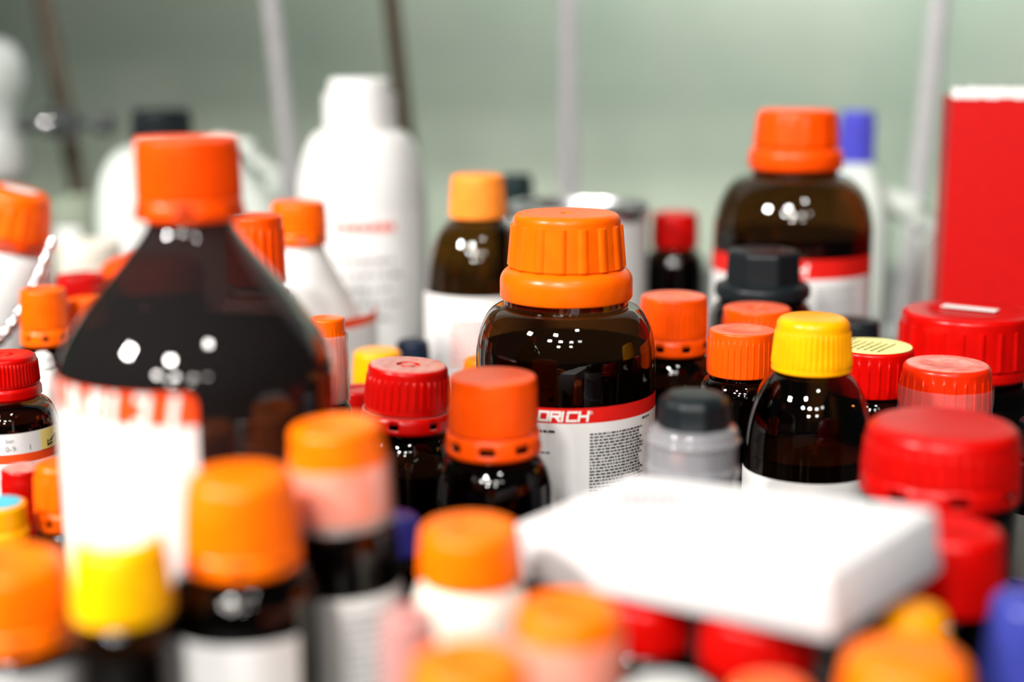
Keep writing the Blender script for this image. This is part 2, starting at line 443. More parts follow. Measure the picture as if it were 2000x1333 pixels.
def bottle(label, px, py, d, capw, caph, mat, bodyw, shape='round', sh=60, neckw=None, gap=6, glass=None, fill=.8, fmat=None,
           ring=None, cap=None, name='reagent_bottle', rotz=0, tilt=None, group=GROUP, film=None, body_name='glass_body', H=None, loc=None):
    """px,py = middle of the cap's top in the picture; widths and heights in picture pixels at depth d"""
    s = d/F_PX
    p = loc if loc else at(px, py, d)
    H = H if H else p.z
    root = empty(name, label, 'bottle', (p.x, p.y, 0), facing(p)+rotz, group)
    rc = capw*s/2; hc = caph*s/.975; rb = bodyw*s/2
    rh = ring['h']*s/.975 if ring else 0
    zc = H-hc; zn = zc-rh-gap*s
    rn = (neckw*s/2) if neckw else rc*.86
    zs = max(.012, zn-sh*s/.975)
    ztop = H-max(.004, hc*.3) if not (cap and 'flange' in cap) else zc+cap['flange']['h']*s*.7
    pr = body_profile(rb, rn, zs, zn, ztop, shape)
    b = make_body(root, pr, glass or AMBER_D, (zs+(zn-zs)*(fill-.6)/.4 if fill > .6 else zs*fill/.6) if fill else None, fmat, body_name)
    c = None
    if mat is not None:
        kw = dict(cap or {})
        if 'flange' in kw: kw['flange'] = {k: (v*s/.975 if k == 'h' else v*s) for k, v in kw['flange'].items()}
        if 'sticker' in kw: kw.pop('sticker')
        c = make_cap(root, zc, rc, hc, mat, **kw)
        if ring:
            mi_ = MB(); lathe(mi_, [(0, zc-rh-.0005), (rn-.0012, zc-rh-.0005), (rn-.0012, zc+.002), (0, zc+.002)], 40); mi_.build('slot_shade_core', BLACKP, b)  # black core added in the neck so the ring slots look dark
            make_ring(c, zc-rh, zc-.0002, rc*ring.get('k', 1.0)+.0002, ring.get('mat', mat), ring.get('n', 8), ring.get('sw', 16), ring.get('off', 0), flare=ring.get('flare', .0006))
    if film:
        f0, f1 = film.get('z0', -rh), film.get('z1', hc*.6)
        kk = film.get('k', 1.05)
        rnd = random.Random(int(px)); amp = [rnd.uniform(-1, 1) for _ in range(24)]
        mb = MB(); zz = [zc+hc*film['top'], zc+hc*film['top']*.7+hc*film['bot']*.3, zc+hc*(film['top']+film['bot'])/2, zc+hc*film['bot']*.7+hc*film['top']*.3, zc+hc*film['bot']]
        pf = [(rc*kk*(film.get('kt', 1.0)), zz[0]), (rc*kk, zz[1]), (rc*kk*1.01, zz[2]), (rc*kk, zz[3]), (rc*kk*1.02, zz[4])]
        lathe(mb, pf, 72, lambda k, j, t: .00035*math.sin(9*t+k*2+amp[j % 24]))
        mb.build('film_wrap', film.get('mat', FILM), c or root, 60, label=film.get('label'))
    return dict(root=root, body=b, cap=c, pr=pr, rb=rb, s=s, zs=zs, zn=zn, zc=zc, H=H, rc=rc, d=d, hc=hc)

def zfront(B, py):
    """height of the picture row py on the front of the body"""
    return at(1000, py, B['d']-B['rb']*.97).z

def sticker(B, w, h, mat, ang=0, dx=0, dy=0, name='sticker', round_=True, label=None):
    mb = MB(); z = B['H']+.00045
    if round_:
        ring = [(w/2*math.cos(2*math.pi*k/48), h/2*math.sin(2*math.pi*k/48)) for k in range(48)]
    else:
        ring = [(-w/2, -h/2), (w/2, -h/2), (w/2, h/2), (-w/2, h/2)]
    M = Matrix.Translation((dx, dy, 0)) @ Matrix.Rotation(ang, 4, 'Z')
    for zz in (z, z-.0003):
        mb.v.extend([tuple(M @ Vector((a, b, zz))) for a, b in ring])
    n = len(ring); mb.f.append(tuple(range(n))); mb.m.append(0)
    for k in range(n):
        mb.f.append((k, (k+1) % n, n+(k+1) % n, n+k)); mb.m.append(0)
    o = mb.build(name, mat, B['cap'], 30, label=label)
    return o, M, z

# ------------------------------------------------------------------ the setting
def structure(name, mb, mat):
    o = mb.build(name, mat); o['kind'] = 'structure'; return o

m, nt, out = new_mat('green_wall_paint')
b = nt.nodes.new('ShaderNodeBsdfPrincipled'); b.inputs['Roughness'].default_value = 0.55
c1, _ = noise_mix(nt, (0.215, 0.280, 0.205), (0.305, 0.345, 0.270), 3.4, 0.32, 0.68, 3)
nt.links.new(c1, b.inputs['Base Color']); nt.links.new(b.outputs[0], out.inputs[0])
WALL = m
structure('wall_back', MB().box((0, 1.74, 0.55), (2.6, .04, 2.9)), WALL)
structure('shade_panel_left', MB().box((-0.67, 1.27, 0.55), (.03, .90, 2.9)), plastic('shade_panel_green', (0.035, 0.075, 0.055), .5, .2))  # added panel out of view, shades the left part of the back wall
structure('light_blocker_1', MB().box((0.04, 1.21, 0.985), (1.36, .03, 1.18)), plastic('light_blocker_grey', (.30, .32, .31), .5))  # unseen slab added to keep the front lamps off the back wall
structure('floor', MB().box((0, -1.0, -0.92), (6, 6, .04)), plastic('grey_floor', (0.25, 0.24, 0.22), .5, .1))
bench = empty('lab_bench', 'grey lab bench under all the bottles', 'bench', (0, .95, -.9))
MB().box((0, 0, .885), (1.30, 1.5, .03)).build('worktop', plastic('grey_worktop', (.035, .035, .036), .4), bench)
MB().box((0, .02, .435), (1.28, 1.4, .868)).build('cabinet', plastic('pale_cabinet', (.45, .45, .43), .5), bench)

# rods of the lattice behind the bottles
def rod(label, x0, x1, y1, d, r, mat, name='metal_rod', group='upright rods before the green wall'):
    a = at(x0, 0, d); b_ = at(x1, y1, d); b_.y = a.y
    t = (a-b_); bot = b_ - t*(b_.z-.001)/t.z; top = b_ + t*(0.95-b_.z)/t.z
    mid = []
    mb = MB().tube([bot + (top-bot)*k/6 - bot for k in range(7)], r, 20)
    o = mb.build(name, mat); o.location = bot
    return tag(o, label, 'rod', group) if label else o
rod('light grey upright rod just left of the tall white bottle', 528, 556, 330, 1.24, .0072, ROD)
rod('dark brown upright rod rising behind the cap of the tall white bottle', 764, 785, 230, 1.22, .0074, ROD_BROWN)
rod('grey upright rod behind the tin, above the big ribbed orange cap', 1110, 1114, 370, 1.26, .0082, ROD)
rod('light grey upright rod between the blue capped jug and the red carton', 1836, 1815, 370, 1.2, .0082, ROD_LIGHT)
rod('tarnished leaning stand rod with a clamp near the left edge', 84, 130, 370, 1.26, .0085, ROD_RUST, 'stand_rod', None)

# ------------------------------------------------------------------ bottles in the middle of the picture
# big conical amber bottle
B = bottle('largest dark bottle with conical shoulders and a tall orange cap', 365, 268, .52, 204, 113, ORED2, 548, 'cone', 292, 168, 14, SMOKE, .69, CONTENT,
           dict(h=40, n=6, sw=20, off=-15, k=1.0, flare=.0010), dict(style='line', ribs=60, depth=.00025, fillet=.0012, taper=.985, top='flat'))
zt = zfront(B, 795); r = B['rb']+.0003
lb = make_label(B['root'], r, -112, -1, .02, zt, [PAPER, BAND_O], [(61*B['s'], 1)], corner=.004)
q, w = strokes('ALDRICH', .0088, .0128, .0097, .0026)
print_quads(lb, q, r, -11-math.degrees(w/r)+4, zt-.0105, INK_WHITE, label='large white squared capitals on the orange band')

# centre bottle
B = bottle('black bottle with a big ribbed orange flanged cap and red banded white label', 1107, 415, .67, 226, 175, ORANGE, 358, 'round', 108, 246, 2, AMBER, .70, CONTENT,
           None, dict(style='wide', ribs=16, depth=.0011, fillet=.0035, taper=.93, top='dimple', flange=dict(r=131, h=74, lip=13), rib_top=.93, rib_bot=-.02))
zt = zfront(B, 817); r = B['rb']+.0003
lb = make_label(B['root'], r, -75, 84, .02, zt, [PAPER, BAND], [(.0072, 1)])
q, w = strokes('ALDRICH', .0040, .0053, .0040, .00105)
print_quads(lb, q, r, 13-math.degrees(w/r)+2, zt-.0058, INK_WHITE, label='white squared capitals on the red band')
f, fw = font_quads('\u00ae', .0022); print_quads(lb, f, r, 14.5, zt-.0030, INK_WHITE, name='mark')
print_quads(lb, fine_print(.031, 21, .00148, 3, .5, wmin=.0005, wmax=.0026, gap=.0005, ragged=.12), r, 15, zt-.0128, INK, name='small_print')
print_quads(lb, fine_print(.012, 1, .0022, 4, .5, ragged=.05), r, -22, zt-.0115, INK, name='product_line')
print_quads(lb, fine_print(.008, 1, .0022, 5, .45, ragged=.05), r, -20, zt-.0215, INK_GREY, name='detail_line')
print_quads(lb, fine_print(.007, 1, .0018, 6, .45, ragged=.05), r, 55, zt-.0092, INK, name='corner_line')

# large bottle behind on the right
B = bottle('large dark bottle at the back with orange flanged cap, beside the blue cap', 1558, 213, .90, 165, 120, ORED2, 312, 'round', 118, 168, 4, AMBER, .62, CONTENT,
           None, dict(style='wide', ribs=16, depth=.0005, fillet=.004, taper=.93, top='flat', flange=dict(r=92, h=52, lip=8), rib_top=.93, rib_bot=0))
zt = zfront(B, 517); r = B['rb']+.0003
lb = make_label(B['root'], r, -95, 74, .03, zt, [PAPER, BAND], [(.0125, 1)])
print_quads(lb, fine_print(.03, 16, .0022, 13, .4, ragged=.1), r, 18, zt-.018, INK_GREY, name='small_print')
q, w = strokes('ALDRICH', .0062, .0078, .0058, .0015); print_quads(lb, q, r, 12-math.degrees(w/r), zt-.0095, INK_WHITE)

B = bottle('round black bottle with smooth orange-red slotted cap before the centre bottle', 963, 733, .60, 176, 106, ORED, 237, 'round', 92, 150, 4, AMBER_D, .86, CONTENT,
           dict(h=44, n=8, sw=20, off=-18, k=1.03, flare=.0008), dict(style='fine', ribs=60, depth=.00018, fillet=.0016, taper=.97, top='flat'))
B = bottle('black bottle with dusty dark red ribbed cap beside the orange-red slotted cap', 771, 716, .645, 168, 86, RED_DUSTY, 212, 'round', 96, 140, 6, AMBER, .70, CONTENT,
           dict(h=35, n=7, sw=13, off=-22, k=1.02, flare=.0010), dict(style='line', ribs=34, depth=.0005, fillet=.0022, taper=.93, top='ring', rib_bot=.12))
B['root'].rotation_euler = (0, math.radians(3), B['root'].rotation_euler.z)
B['root'].location.z += .0012

# yellow cap bottle
B = bottle('cone shouldered amber bottle with a bright yellow ribbed cap', 1589, 618, .64, 157, 103, YELLOW, 252, 'bell', 165, 134, 2, AMBER_W, .60, CONTENT,
           None, dict(style='fine', ribs=44, depth=.0004, fillet=.004, taper=.90, top='flat', rib_bot=.14, rib_top=.9))
zt = zfront(B, 966); make_label(B['root'], B['rb']+.0003, -90, 90, .012, zt, [PAPER])

# black cap on a clear jar
B = bottle('clear jar with a black faceted cap behind the white box', 1356, 768, .585, 148, 60, BLACKP, 176, 'flat', 10, 132, 2, FROST, .72, CONTENT,
           None, dict(poly=10, ribs=0, depth=0, fillet=.0055, taper=.96, top='flat'), name='sample_jar', body_name='jar_body')
zc = B['zc']; s = B['s']
mb = MB(); pf = [(66*s, zc-4*s), (76*s, zc-8*s)] + arc(88*s, zc-30*s, 5*s, 90, -60, 5) + [(84*s, zc-40*s), (84*s, zc-78*s), (91*s, zc-84*s), (91*s, zc-100*s), (86*s, zc-104*s)]
lathe(mb, pf, 96, lambda k, j, t: (.0006 if (j//4) % 2 else 0) if 7 < k < 11 else 0); mb.build('collar', FROST, B['root'], 40, label='clear ridged plastic collar')

# yellow labelled red cap
B = bottle('red ribbed cap with a round yellow printed sticker on top', 1703, 677, .72, 160, 87, RED, 176, 'round', 40, 140, 4, AMBER_D, .8, None,
           None, dict(style='line', ribs=26, depth=.0005, fillet=.0018, taper=1.0, top='flat'))
st, M, z = sticker(B, .0395, .0395, PAPER_PY)
flat_quads(st, [[(u-.012, v+.011) for u, v in qq] for qq in fine_print(.024, 7, .0036, 21, .34, wmin=.001, wmax=.004, gap=.0009, ragged=.1)], Matrix.Translation((-.002, -.001, z+.0002)) @ Matrix.Rotation(math.radians(68), 4, 'Z'), INK_OLIVE, 'small_print')

B = bottle('dusty red cap wrapped in clear film between the yellow stickered cap and right edge', 1850, 709, .68, 176, 92, ORED_DUSTY, 196, 'round', 40, 150, 4, AMBER_D, .8, None,
           None, dict(style='line', ribs=26, depth=.0005, fillet=.003, taper=.95, top='dish'), film=dict(top=.55, bot=-.2, k=1.03, mat=FILM2))
B = bottle('biggest glossy red slotted cap, standing to the right of the white box', 1842, 826, .56, 302, 92, RED_SAT, 292, 'flat', 20, 240, 4, AMBER_D, .8, None,
           dict(h=44, n=8, sw=15, off=-37, k=1.0, flare=.0003), dict(style='groove', ribs=36, depth=.0005, fillet=.005, taper=.96, top='flat', rib_bot=.0))
B = bottle('red cap hiding half behind the right corner of the white box', 1862, 1028, .50, 205, 150, RED, 200, 'round', 40, 150, 4, AMBER_D, .8, None,
           None, dict(style='line', ribs=30, depth=.0003, fillet=.004, taper=.95, top='dish'))
B = bottle('wide red cap with a small white sticker, in front of the red carton', 1890, 606, .76, 256, 98, RED, 272, 'round', 40, 215, 10, AMBER_D, .8, None,
           dict(h=22, n=0, k=.97, flare=0), dict(style='line', ribs=22, depth=.0009, fillet=.003, taper=.97, top='dish'))
st, M, z = sticker(B, .029, .0085, PAPER, ang=math.radians(-16), dx=.001, dy=.005, round_=False, label='small white paper strip')
B = bottle('dusty orange-red ribbed cap beside the yellow capped bottle, on a black bottle', 1450, 643, .69, 134, 86, ORED, 166, 'round', 50, 118, 6, AMBER_D, .8, CONTENT,
           None, dict(style='line', ribs=34, depth=.0004, fillet=.0012, taper=.97, top='dish'))
B = bottle('orange-red cap peeping out between the black faceted cap and the yellow cap', 1479, 600, .765, 134, 95, ORED, 150, 'round', 40, 118, 6, AMBER_D, .8, None,
           None, dict(style='line', ribs=34, depth=.0004, fillet=.0016, taper=.97, top='ring'))
B = bottle('amber bottle with orange-red slotted cap at the shoulder of the centre bottle', 1317, 577, .76, 133, 76, ORED, 164, 'round', 60, 112, 4, AMBER, .62, CONTENT,
           dict(h=34, n=8, sw=14, off=-30, k=1.0, flare=.0004), dict(style='line', ribs=40, depth=.0003, fillet=.0018, taper=.97, top='dish'))
B = bottle('jar with a tall black octagonal flanged cap before the large back bottle', 1492, 488, .815, 154, 92, BLACKP, 196, 'round', 40, 150, 4, AMBER_D, .8, None,
           None, dict(poly=8, ribs=0, depth=0, fillet=.003, taper=.97, top='flat', flange=dict(r=93, h=30, lip=3)), name='sample_jar')
B = bottle('small black cap peeping out behind the yellow capped bottle', 1672, 624, .83, 94, 60, BLACKP, 104, 'round', 30, 80, 4, AMBER_D, .8, None,
           None, dict(style='line', ribs=30, depth=.0003, fillet=.0025, taper=.96, top='flat'))
B = bottle('small black bottle with a plain red cap next to the tin', 1319, 414, 1.0, 92, 66, RED_SAT, 122, 'round', 56, 80, 6, AMBER_D, .8, CONTENT,
           None, dict(style='line', ribs=30, depth=.0003, fillet=.003, taper=.95, top='flat'))

# amber bottle with the pale orange cap
B = bottle('amber bottle with pale orange cap and white label left of the tin', 933, 340, .875, 112, 82, ORANGE_PALE, 212, 'round', 165, 92, 6, AMBER_W, .62, CONTENT_B,
           None, dict(style='line', ribs=40, depth=.0003, fillet=.003, taper=.93, top='flat'))
zt = zfront(B, 590); lb = make_label(B['root'], B['rb']+.0003, -100, 100, .02, zt, [PAPER])
print_quads(lb, fine_print(.03, 6, .005, 31, .4, wmin=.002, wmax=.006), B['rb']+.0003, -30, zt-.018, INK_RED, name='small_print')
B = bottle('dark capped slim bottle half hidden behind the pale orange cap', 1010, 340, 1.07, 62, 60, GREENBLK, 92, 'round', 40, 54, 6, AMBER_D, .8, None,
           None, dict(style='line', ribs=30, depth=.0003, fillet=.003, taper=.95, top='flat'))

# tall white bottle
B = bottle('tall white plastic bottle with a white cap before the brown rod', 702, 152, 1.0, 128, 96, WHITEP, 256, 'round', 150, 146, 2, WHITEP, None, None,
           None, dict(style='line', ribs=40, depth=.0004, fillet=.004, taper=.96, top='flat'), body_name='plastic_body', name='plastic_bottle')
zt = zfront(B, 420); lb = make_label(B['root'], B['rb']+.0004, -85, 85, .02, zt, [PAPER])
print_quads(lb, fine_print(.042, 1, .008, 41, .7, wmin=.003, wmax=.007, gap=.0012, ragged=.02), B['rb']+.0004, -24, zt-.014, INK_RED, name='heading')
print_quads(lb, fine_print(.05, 5, .010, 42, .3, wmin=.003, wmax=.010, gap=.002), B['rb']+.0004, -26, zt-.036, INK_GREY, name='small_print')

# ------------------------------------------------------------------ left side
B = bottle('small bottle with knurled red cap, white and yellow label, cut by left edge', 8, 692, .665, 124, 84, RED, 188, 'round', 62, 118, 2, AMBER, .74, CONTENT,
           None, dict(style='knurl', ribs=54, depth=.0006, fillet=.0022, taper=.96, top='ring', flange=dict(r=66, h=29, lip=3), rib_top=.95, rib_bot=.03))
zt = zfront(B, 858); r = B['rb']+.0003
lb = make_label(B['root'], r, -90, 88, .012, zt, [PAPER, BAND_O], [(.0098, 0), (.014, 1)])
f, fw = font_quads('0-9', .0036); print_quads(lb, f, r, 5-math.degrees(fw/r), zt-.0082, INK_GREY)
f, fw = font_quads('ber', .0028); print_quads(lb, f, r, 4-math.degrees(fw/r), zt-.0040, INK_GREY)
f, fw = font_quads('1', .0034); print_quads(lb, f, r, 19, zt-.0082, INK_GREY)
l2 = make_label(B['root'], r+.0002, 35, 70, zt-.0097, zt-.0002, [PAPER_Y], name='yellow_sticker', label='yellow sticker with black handwriting')
hw = [[(.001, -.0085), (.0045, -.0078), (.0045, -.0070), (.001, -.0077)], [(.001, -.0085), (.0016, -.0085), (.0016, -.0055), (.001, -.0055)],
      [(.0035, -.0055), (.0072, -.0035), (.0072, -.0042), (.0035, -.0062)], [(.0066, -.0036), (.0072, -.0036), (.0076, -.0085), (.0070, -.0085)], [(.002, -.0066), (.0046, -.0062), (.0046, -.0056), (.002, -.0060)]]
print_quads(l2, hw, r+.0003, 41, zt, INK, name='handwriting')

B = bottle('small white bottle standing between the knurled red cap and the largest bottle', 82, 688, .75, 52, 30, WHITEP, 92, 'round', 70, 40, 1, WHITEP, None, None,
           None, dict(style='line', ribs=24, depth=.0002, fillet=.004, taper=.8, top='flat'), body_name='plastic_body', name='plastic_bottle')
zt = zfront(B, 800); lb = make_label(B['root'], B['rb']+.0003, -80, 80, .02, zt, [PAPER])
print_quads(lb, fine_print(.012, 8, .0032, 51, .4), B['rb']+.0003, 10, zt-.010, INK_RED, name='small_print')
B = bottle('dusty red fine ribbed cap below the white and yellow label', 44, 912, .625, 84, 112, RED_DUSTY, 92, 'round', 30, 70, 4, AMBER_D, .8, None,
           dict(h=16, n=0, k=.97, flare=0), dict(style='fine', ribs=44, depth=.0003, fillet=.0016, taper=.97, top='flat'))
B = bottle('glossy orange slotted cap touching the label of the largest bottle', 116, 902, .595, 104, 88, ORANGE, 112, 'round', 30, 90, 4, AMBER_D, .8, None,
           dict(h=40, n=8, sw=16, off=-38, k=1.02, flare=.0004), dict(style='wide', ribs=12, depth=.0005, fillet=.0032, taper=.93, top='dimple'))
B = bottle('small yellow cap with a cyan top cut by the left edge', -5, 984, .575, 108, 44, YELLOW, 110, 'round', 30, 80, 3, AMBER_D, .8, None,
           dict(h=34, n=0, k=1.02, flare=.0), dict(style='line', ribs=0, depth=0, fillet=.001, taper=1.0, top='flat'))
sticker(B, .0185, .0185, CYAN, label='cyan disc')
B = bottle('orange slotted cap behind the knurled red cap, on a black bottle', 83, 564, .80, 90, 74, ORANGE, 126, 'round', 40, 80, 4, AMBER_D, .8, CONTENT,
           dict(h=32, n=8, sw=16, off=-8, k=1.02, flare=.0005), dict(style='line', ribs=40, depth=.0003, fillet=.0016, taper=.96, top='dish'))
B = bottle('red cap standing in the row behind the small orange slotted caps', 158, 536, .88, 96, 90, RED_SAT, 104, 'round', 40, 80, 4, AMBER_D, .8, None,
           None, dict(style='line', ribs=36, depth=.0004, fillet=.002, taper=.96, top='dish'))
B = bottle('plain orange cap squeezed between an orange slotted cap and the largest bottle', 168, 582, .83, 76, 74, ORANGE, 84, 'round', 40, 64, 4, AMBER_D, .8, None,
           None, dict(style='line', ribs=30, depth=.0003, fillet=.002, taper=.96, top='flat'))
B = bottle('wide orange-red domed cap emerging behind the left shoulder of the largest bottle', 296, 500, .92, 208, 60, ORED2, 210, 'round', 40, 160, 4, AMBER_D, .8, None,
           None, dict(style='line', ribs=30, depth=.0002, fillet=.016, round_top=.010, taper=.95, top='flat'))
B = bottle('orange ribbed cap with a white neck ring by the largest bottle, right shoulder', 497, 420, .77, 112, 132, ORED2, 150, 'round', 40, 96, 20, WHITEP, None, None,
           None, dict(style='wide', ribs=20, depth=.0006, fillet=.002, taper=.95, top='flat'), body_name='plastic_body', name='plastic_bottle')
make_ring(B['cap'], B['zc']-.0105, B['zc']-.005, B['rc']*1.06, RED_SAT, 0, 0, 0, 'neck_ring')
B = bottle('white cone shouldered plastic bottle with an orange cap before the tall white bottle', 582, 393, .87, 108, 56, ORANGE, 296, 'cone', 250, 92, 2, WHITEP, None, None,
           dict(h=24, n=8, sw=26, off=-8, k=1.0, flare=.0), dict(style='line', ribs=30, depth=.0004, fillet=.0025, taper=.96, top='flat'), body_name='plastic_body', name='plastic_bottle')
zt = zfront(B, 640); make_label(B['root'], B['rb']+.0004, -70, 100, .02, zt, [PAPER, BAND_O], [(.006, 1)])
B = bottle('small orange cap wrapped in pink clear film beside the largest bottle', 638, 620, .70, 76, 160, ORANGE, 92, 'round', 30, 60, 3, AMBER_D, .8, None,
           None, dict(style='line', ribs=26, depth=.0003, fillet=.0016, taper=.92, top='flat'), film=dict(top=.80, bot=-.02, k=1.07, kt=.97))
B = bottle('orange-yellow cap behind the dusty dark red cap', 737, 684, .80, 100, 74, YELLOW, 112, 'round', 30, 84, 3, AMBER_D, .8, None,
           None, dict(style='line', ribs=36, depth=.0003, fillet=.003, taper=.94, top='flat'))
B = bottle('small dark navy cap between the tall white bottle and the amber bottle', 806, 664, .84, 66, 60, NAVYP, 84, 'round', 30, 56, 3, AMBER_D, .8, None,
           None, dict(style='line', ribs=30, depth=.0003, fillet=.003, taper=.96, top='flat'))
B = bottle('small orange cap peeping out left of the centre bottle, before the white label', 946, 698, .765, 84, 60, ORANGE_BRIGHT, 92, 'round', 30, 70, 3, AMBER_D, .8, None,
           None, dict(style='line', ribs=30, depth=.0003, fillet=.0025, taper=.95, top='flat'))
B = bottle('red cap mostly hidden between the largest bottle and the dusty dark red cap', 706, 758, .75, 92, 70, RED_SAT, 100, 'round', 30, 76, 3, AMBER_D, .8, None,
           None, dict(style='line', ribs=30, depth=.0003, fillet=.0015, taper=.97, top='dish'))
B = bottle('violet-blue cap mostly hidden behind the film wrapped orange cap', 764, 1006, .55, 118, 70, BLUE, 126, 'round', 30, 96, 3, AMBER_D, .8, None,
           None, dict(style='line', ribs=36, depth=.0003, fillet=.003, taper=.95, top='flat'))

# white bottle leaning at the far left
p = at(34, 372, .885)
B = bottle('white bottle leaning to the right with an orange capped top at left edge', 34, 372, .885, 156, 86, ORANGE, 214, 'round', 100, 128, 6, WHITEP, None, None,
           dict(h=22, n=8, sw=30, off=0, k=1.0, flare=0, mat=ORED2), dict(style='wide', ribs=18, depth=.0006, fillet=.006, taper=.88, top='flat'), body_name='plastic_body', name='plastic_bottle', H=.168)
sticker(B, .022, .014, PAPER, dx=.002, label='white oval sticker')
tl = math.radians(15); B['root'].rotation_euler = (0, tl, 0)
ax = Vector((math.sin(tl), 0, math.cos(tl)))
base = p - ax*.168; base.z = B['rb']*math.sin(tl)+.0002; B['root'].location = base
lb = make_label(B['root'], B['rb']+.0004, -80, 85, .02, .085, [PAPER])
print_quads(lb, fine_print(.03, 5, .007, 61, .5, wmin=.003, wmax=.008), B['rb']+.0004, 5, .06, INK_RED, name='small_print')

# silver bead chain hanging in front of it
a, b_ = at(104, 470, .835), at(-40, 700, .815)
mb = MB(); n = 34
for k in range(n):
    t = k/(n-1); c = a.lerp(b_, t) + Vector((0, 0, -.010*math.sin(math.pi*t)))
    rr = .0032 + .0008*math.sin(k*2.1)
    i0 = len(mb.v); rows = []
    for u in range(7):
        la = -math.pi/2+math.pi*u/6
        rows.append([(c.x+rr*math.cos(la)*math.cos(q), c.y+rr*math.cos(la)*math.sin(q), c.z+rr*math.sin(la)) for q in [2*math.pi*j/10 for j in range(10)]] if 0 < u < 6 else [(c.x, c.y, c.z+rr*math.sin(la))])
    mb.grid(rows)
o = mb.build('bead_chain', STEEL_SH, None, 80); tag(o, 'silver bead chain hanging across the leaning white bottle', 'chain')

# ------------------------------------------------------------------ far background pieces
def rounded_can(root, w, dp, h, sh, mat, name='jug_body', neck=None):
    """jerrycan: lofted rounded rectangles with sloping shoulders"""
    mb = MB(); rows = []; n = 48
    for (k, z) in [(0.0, 0), (.92, 0), (1, .006), (1, h*.3), (1, h-sh)] + [(1-(1-neck[2])*(1-math.cos(t)), h-sh+sh*math.sin(t)) for t in [math.pi/2*i/10 for i in range(1, 11)]]:
        if k == 0: rows.append([(0, 0, 0)]); continue
        row = []
        ox = neck[0]*(max(0, z-(h-sh))/sh)**2 if z > h-sh else 0
        for j in range(n):
            t = 2*math.pi*j/n; c, s_ = math.cos(t), math.sin(t); e = .45
            row.append((ox+k*w/2*math.copysign(abs(c)**e, c), k*dp/2*math.copysign(abs(s_)**e, s_), z))
        rows.append(row)
    rows.append([(neck[0], 0, h)])
    mb.grid(rows)
    return mb.build(name, mat, root, 40)

p = at(376, 400, 1.14)
root = empty('plastic_jug', 'white plastic jug with a dark cap behind the largest bottle', 'jug', (p.x, p.y, 0), facing(p))
rounded_can(root, .150, .11, .182, .078, MILKY, neck=(-.021, 0, .26))
ncx = -.021
mb = MB(); lathe(mb, [(.021, .172), (.021, .190)], 48, cx=ncx); mb.build('neck', MILKY, root)
c = make_cap(root, .186, .0235, .024, BLACKP, ribs=30, fillet=.003, top='flat'); c.location.x = ncx
mb = MB().tube([(.005, 0, .172), (.022, 0, .182), (.045, 0, .178), (.064, 0, .155), (.068, 0, .125)], .0085, 14); mb.build('handle', MILKY, root)
lb = MB().box((0, -.0562, .075), (.115, .0006, .10)).build('label', PAPER, root)

p = at(1692, 215, 1.10)
root = empty('plastic_jug', 'white handled jug with a violet-blue cap behind the large back bottle', 'jug', (p.x, p.y, 0), facing(p))
ncx = at(1676, 215, 1.1).x - p.x
zt = at(1676, 216, 1.1).z
rounded_can(root, .044, .06, zt-.040, .06, MILKY, neck=(ncx, 0, .45))
mb = MB(); lathe(mb, [(.0115, zt-.05), (.0115, zt-.036)], 40, cx=ncx); mb.build('neck', MILKY, root)
c = make_cap(root, zt-.042, .0135, .042, BLUE, ribs=30, fillet=.003, top='flat'); c.location.x = ncx
mb = MB().tube([(.002, 0, zt-.062), (.020, 0, zt-.070), (.040, 0, zt-.076), (.053, 0, zt-.092), (.059, 0, zt-.125), (.059, 0, .06), (.040, 0, .035), (.016, 0, .03)], [.010, .011, .011, .010, .009, .008, .008, .008], 16)
mb.build('handle', MILKY, root)

# crumpled clear plastic bag beside it
mb = MB(); rnd = random.Random(5); rows = []
ph = [rnd.uniform(0, 6.28) for _ in range(6)]
for i in range(15):
    t = i/14; r0 = .010+.026*t**1.4 if i else .004
    rows.append([((r0*(1+.16*math.sin(3*q+ph[0]+t*3)+.12*math.sin(7*q+ph[1]-2*t)+.06*math.sin(13*q+ph[2])))*math.cos(q)+.010*(1-t), r0*(1+.16*math.sin(3*q+ph[0]+t*3)+.12*math.sin(7*q+ph[1]))*.7*math.sin(q), .137*(1-t)+.001) for q in [2*math.pi*k/56 for k in range(56)]])
mb.grid([[(.010, 0, .139)]] + rows)
o = mb.build('plastic_bag', BAG, None, 70); p = at(1808, 640, .98); o.location = (p.x, p.y, 0)
tag(o, 'crumpled clear plastic bag between the jug handle and the red carton', 'bag')

# tin
p = at(1130, 398, .97); H = p.z; rr = 138*.97/F_PX
root = empty('tin_can', 'white tin with a shiny metal rim behind the centre bottle', 'tin', (p.x, p.y, 0), facing(p))
mb = MB(); lathe(mb, [(0, .001), (rr*.95, .001), (rr*.97, 0), (rr*.985, .003), (rr*.985, H-.006)], 96); mb.build('tin_body', WHITEP, root)
mb = MB(); lathe(mb, [(rr*.975, H-.010), (rr*1.0, H-.008), (rr*1.012, H-.003), (rr*1.0, H), (rr*.97, H-.001), (rr*.95, H-.004), (rr*.72, H-.005), (rr*.70, H-.002), (rr*.66, H-.002), (rr*.62, H-.006), (0, H-.006)], 96)
mb.build('lid', STEEL, root, label='shiny metal rim and lid')
mb = MB(); lathe(mb, [(rr*.985, H*.52), (rr*.995, H*.52+.001), (rr*.985, H*.52+.002)], 96); mb.build('bead', WHITEP, root)

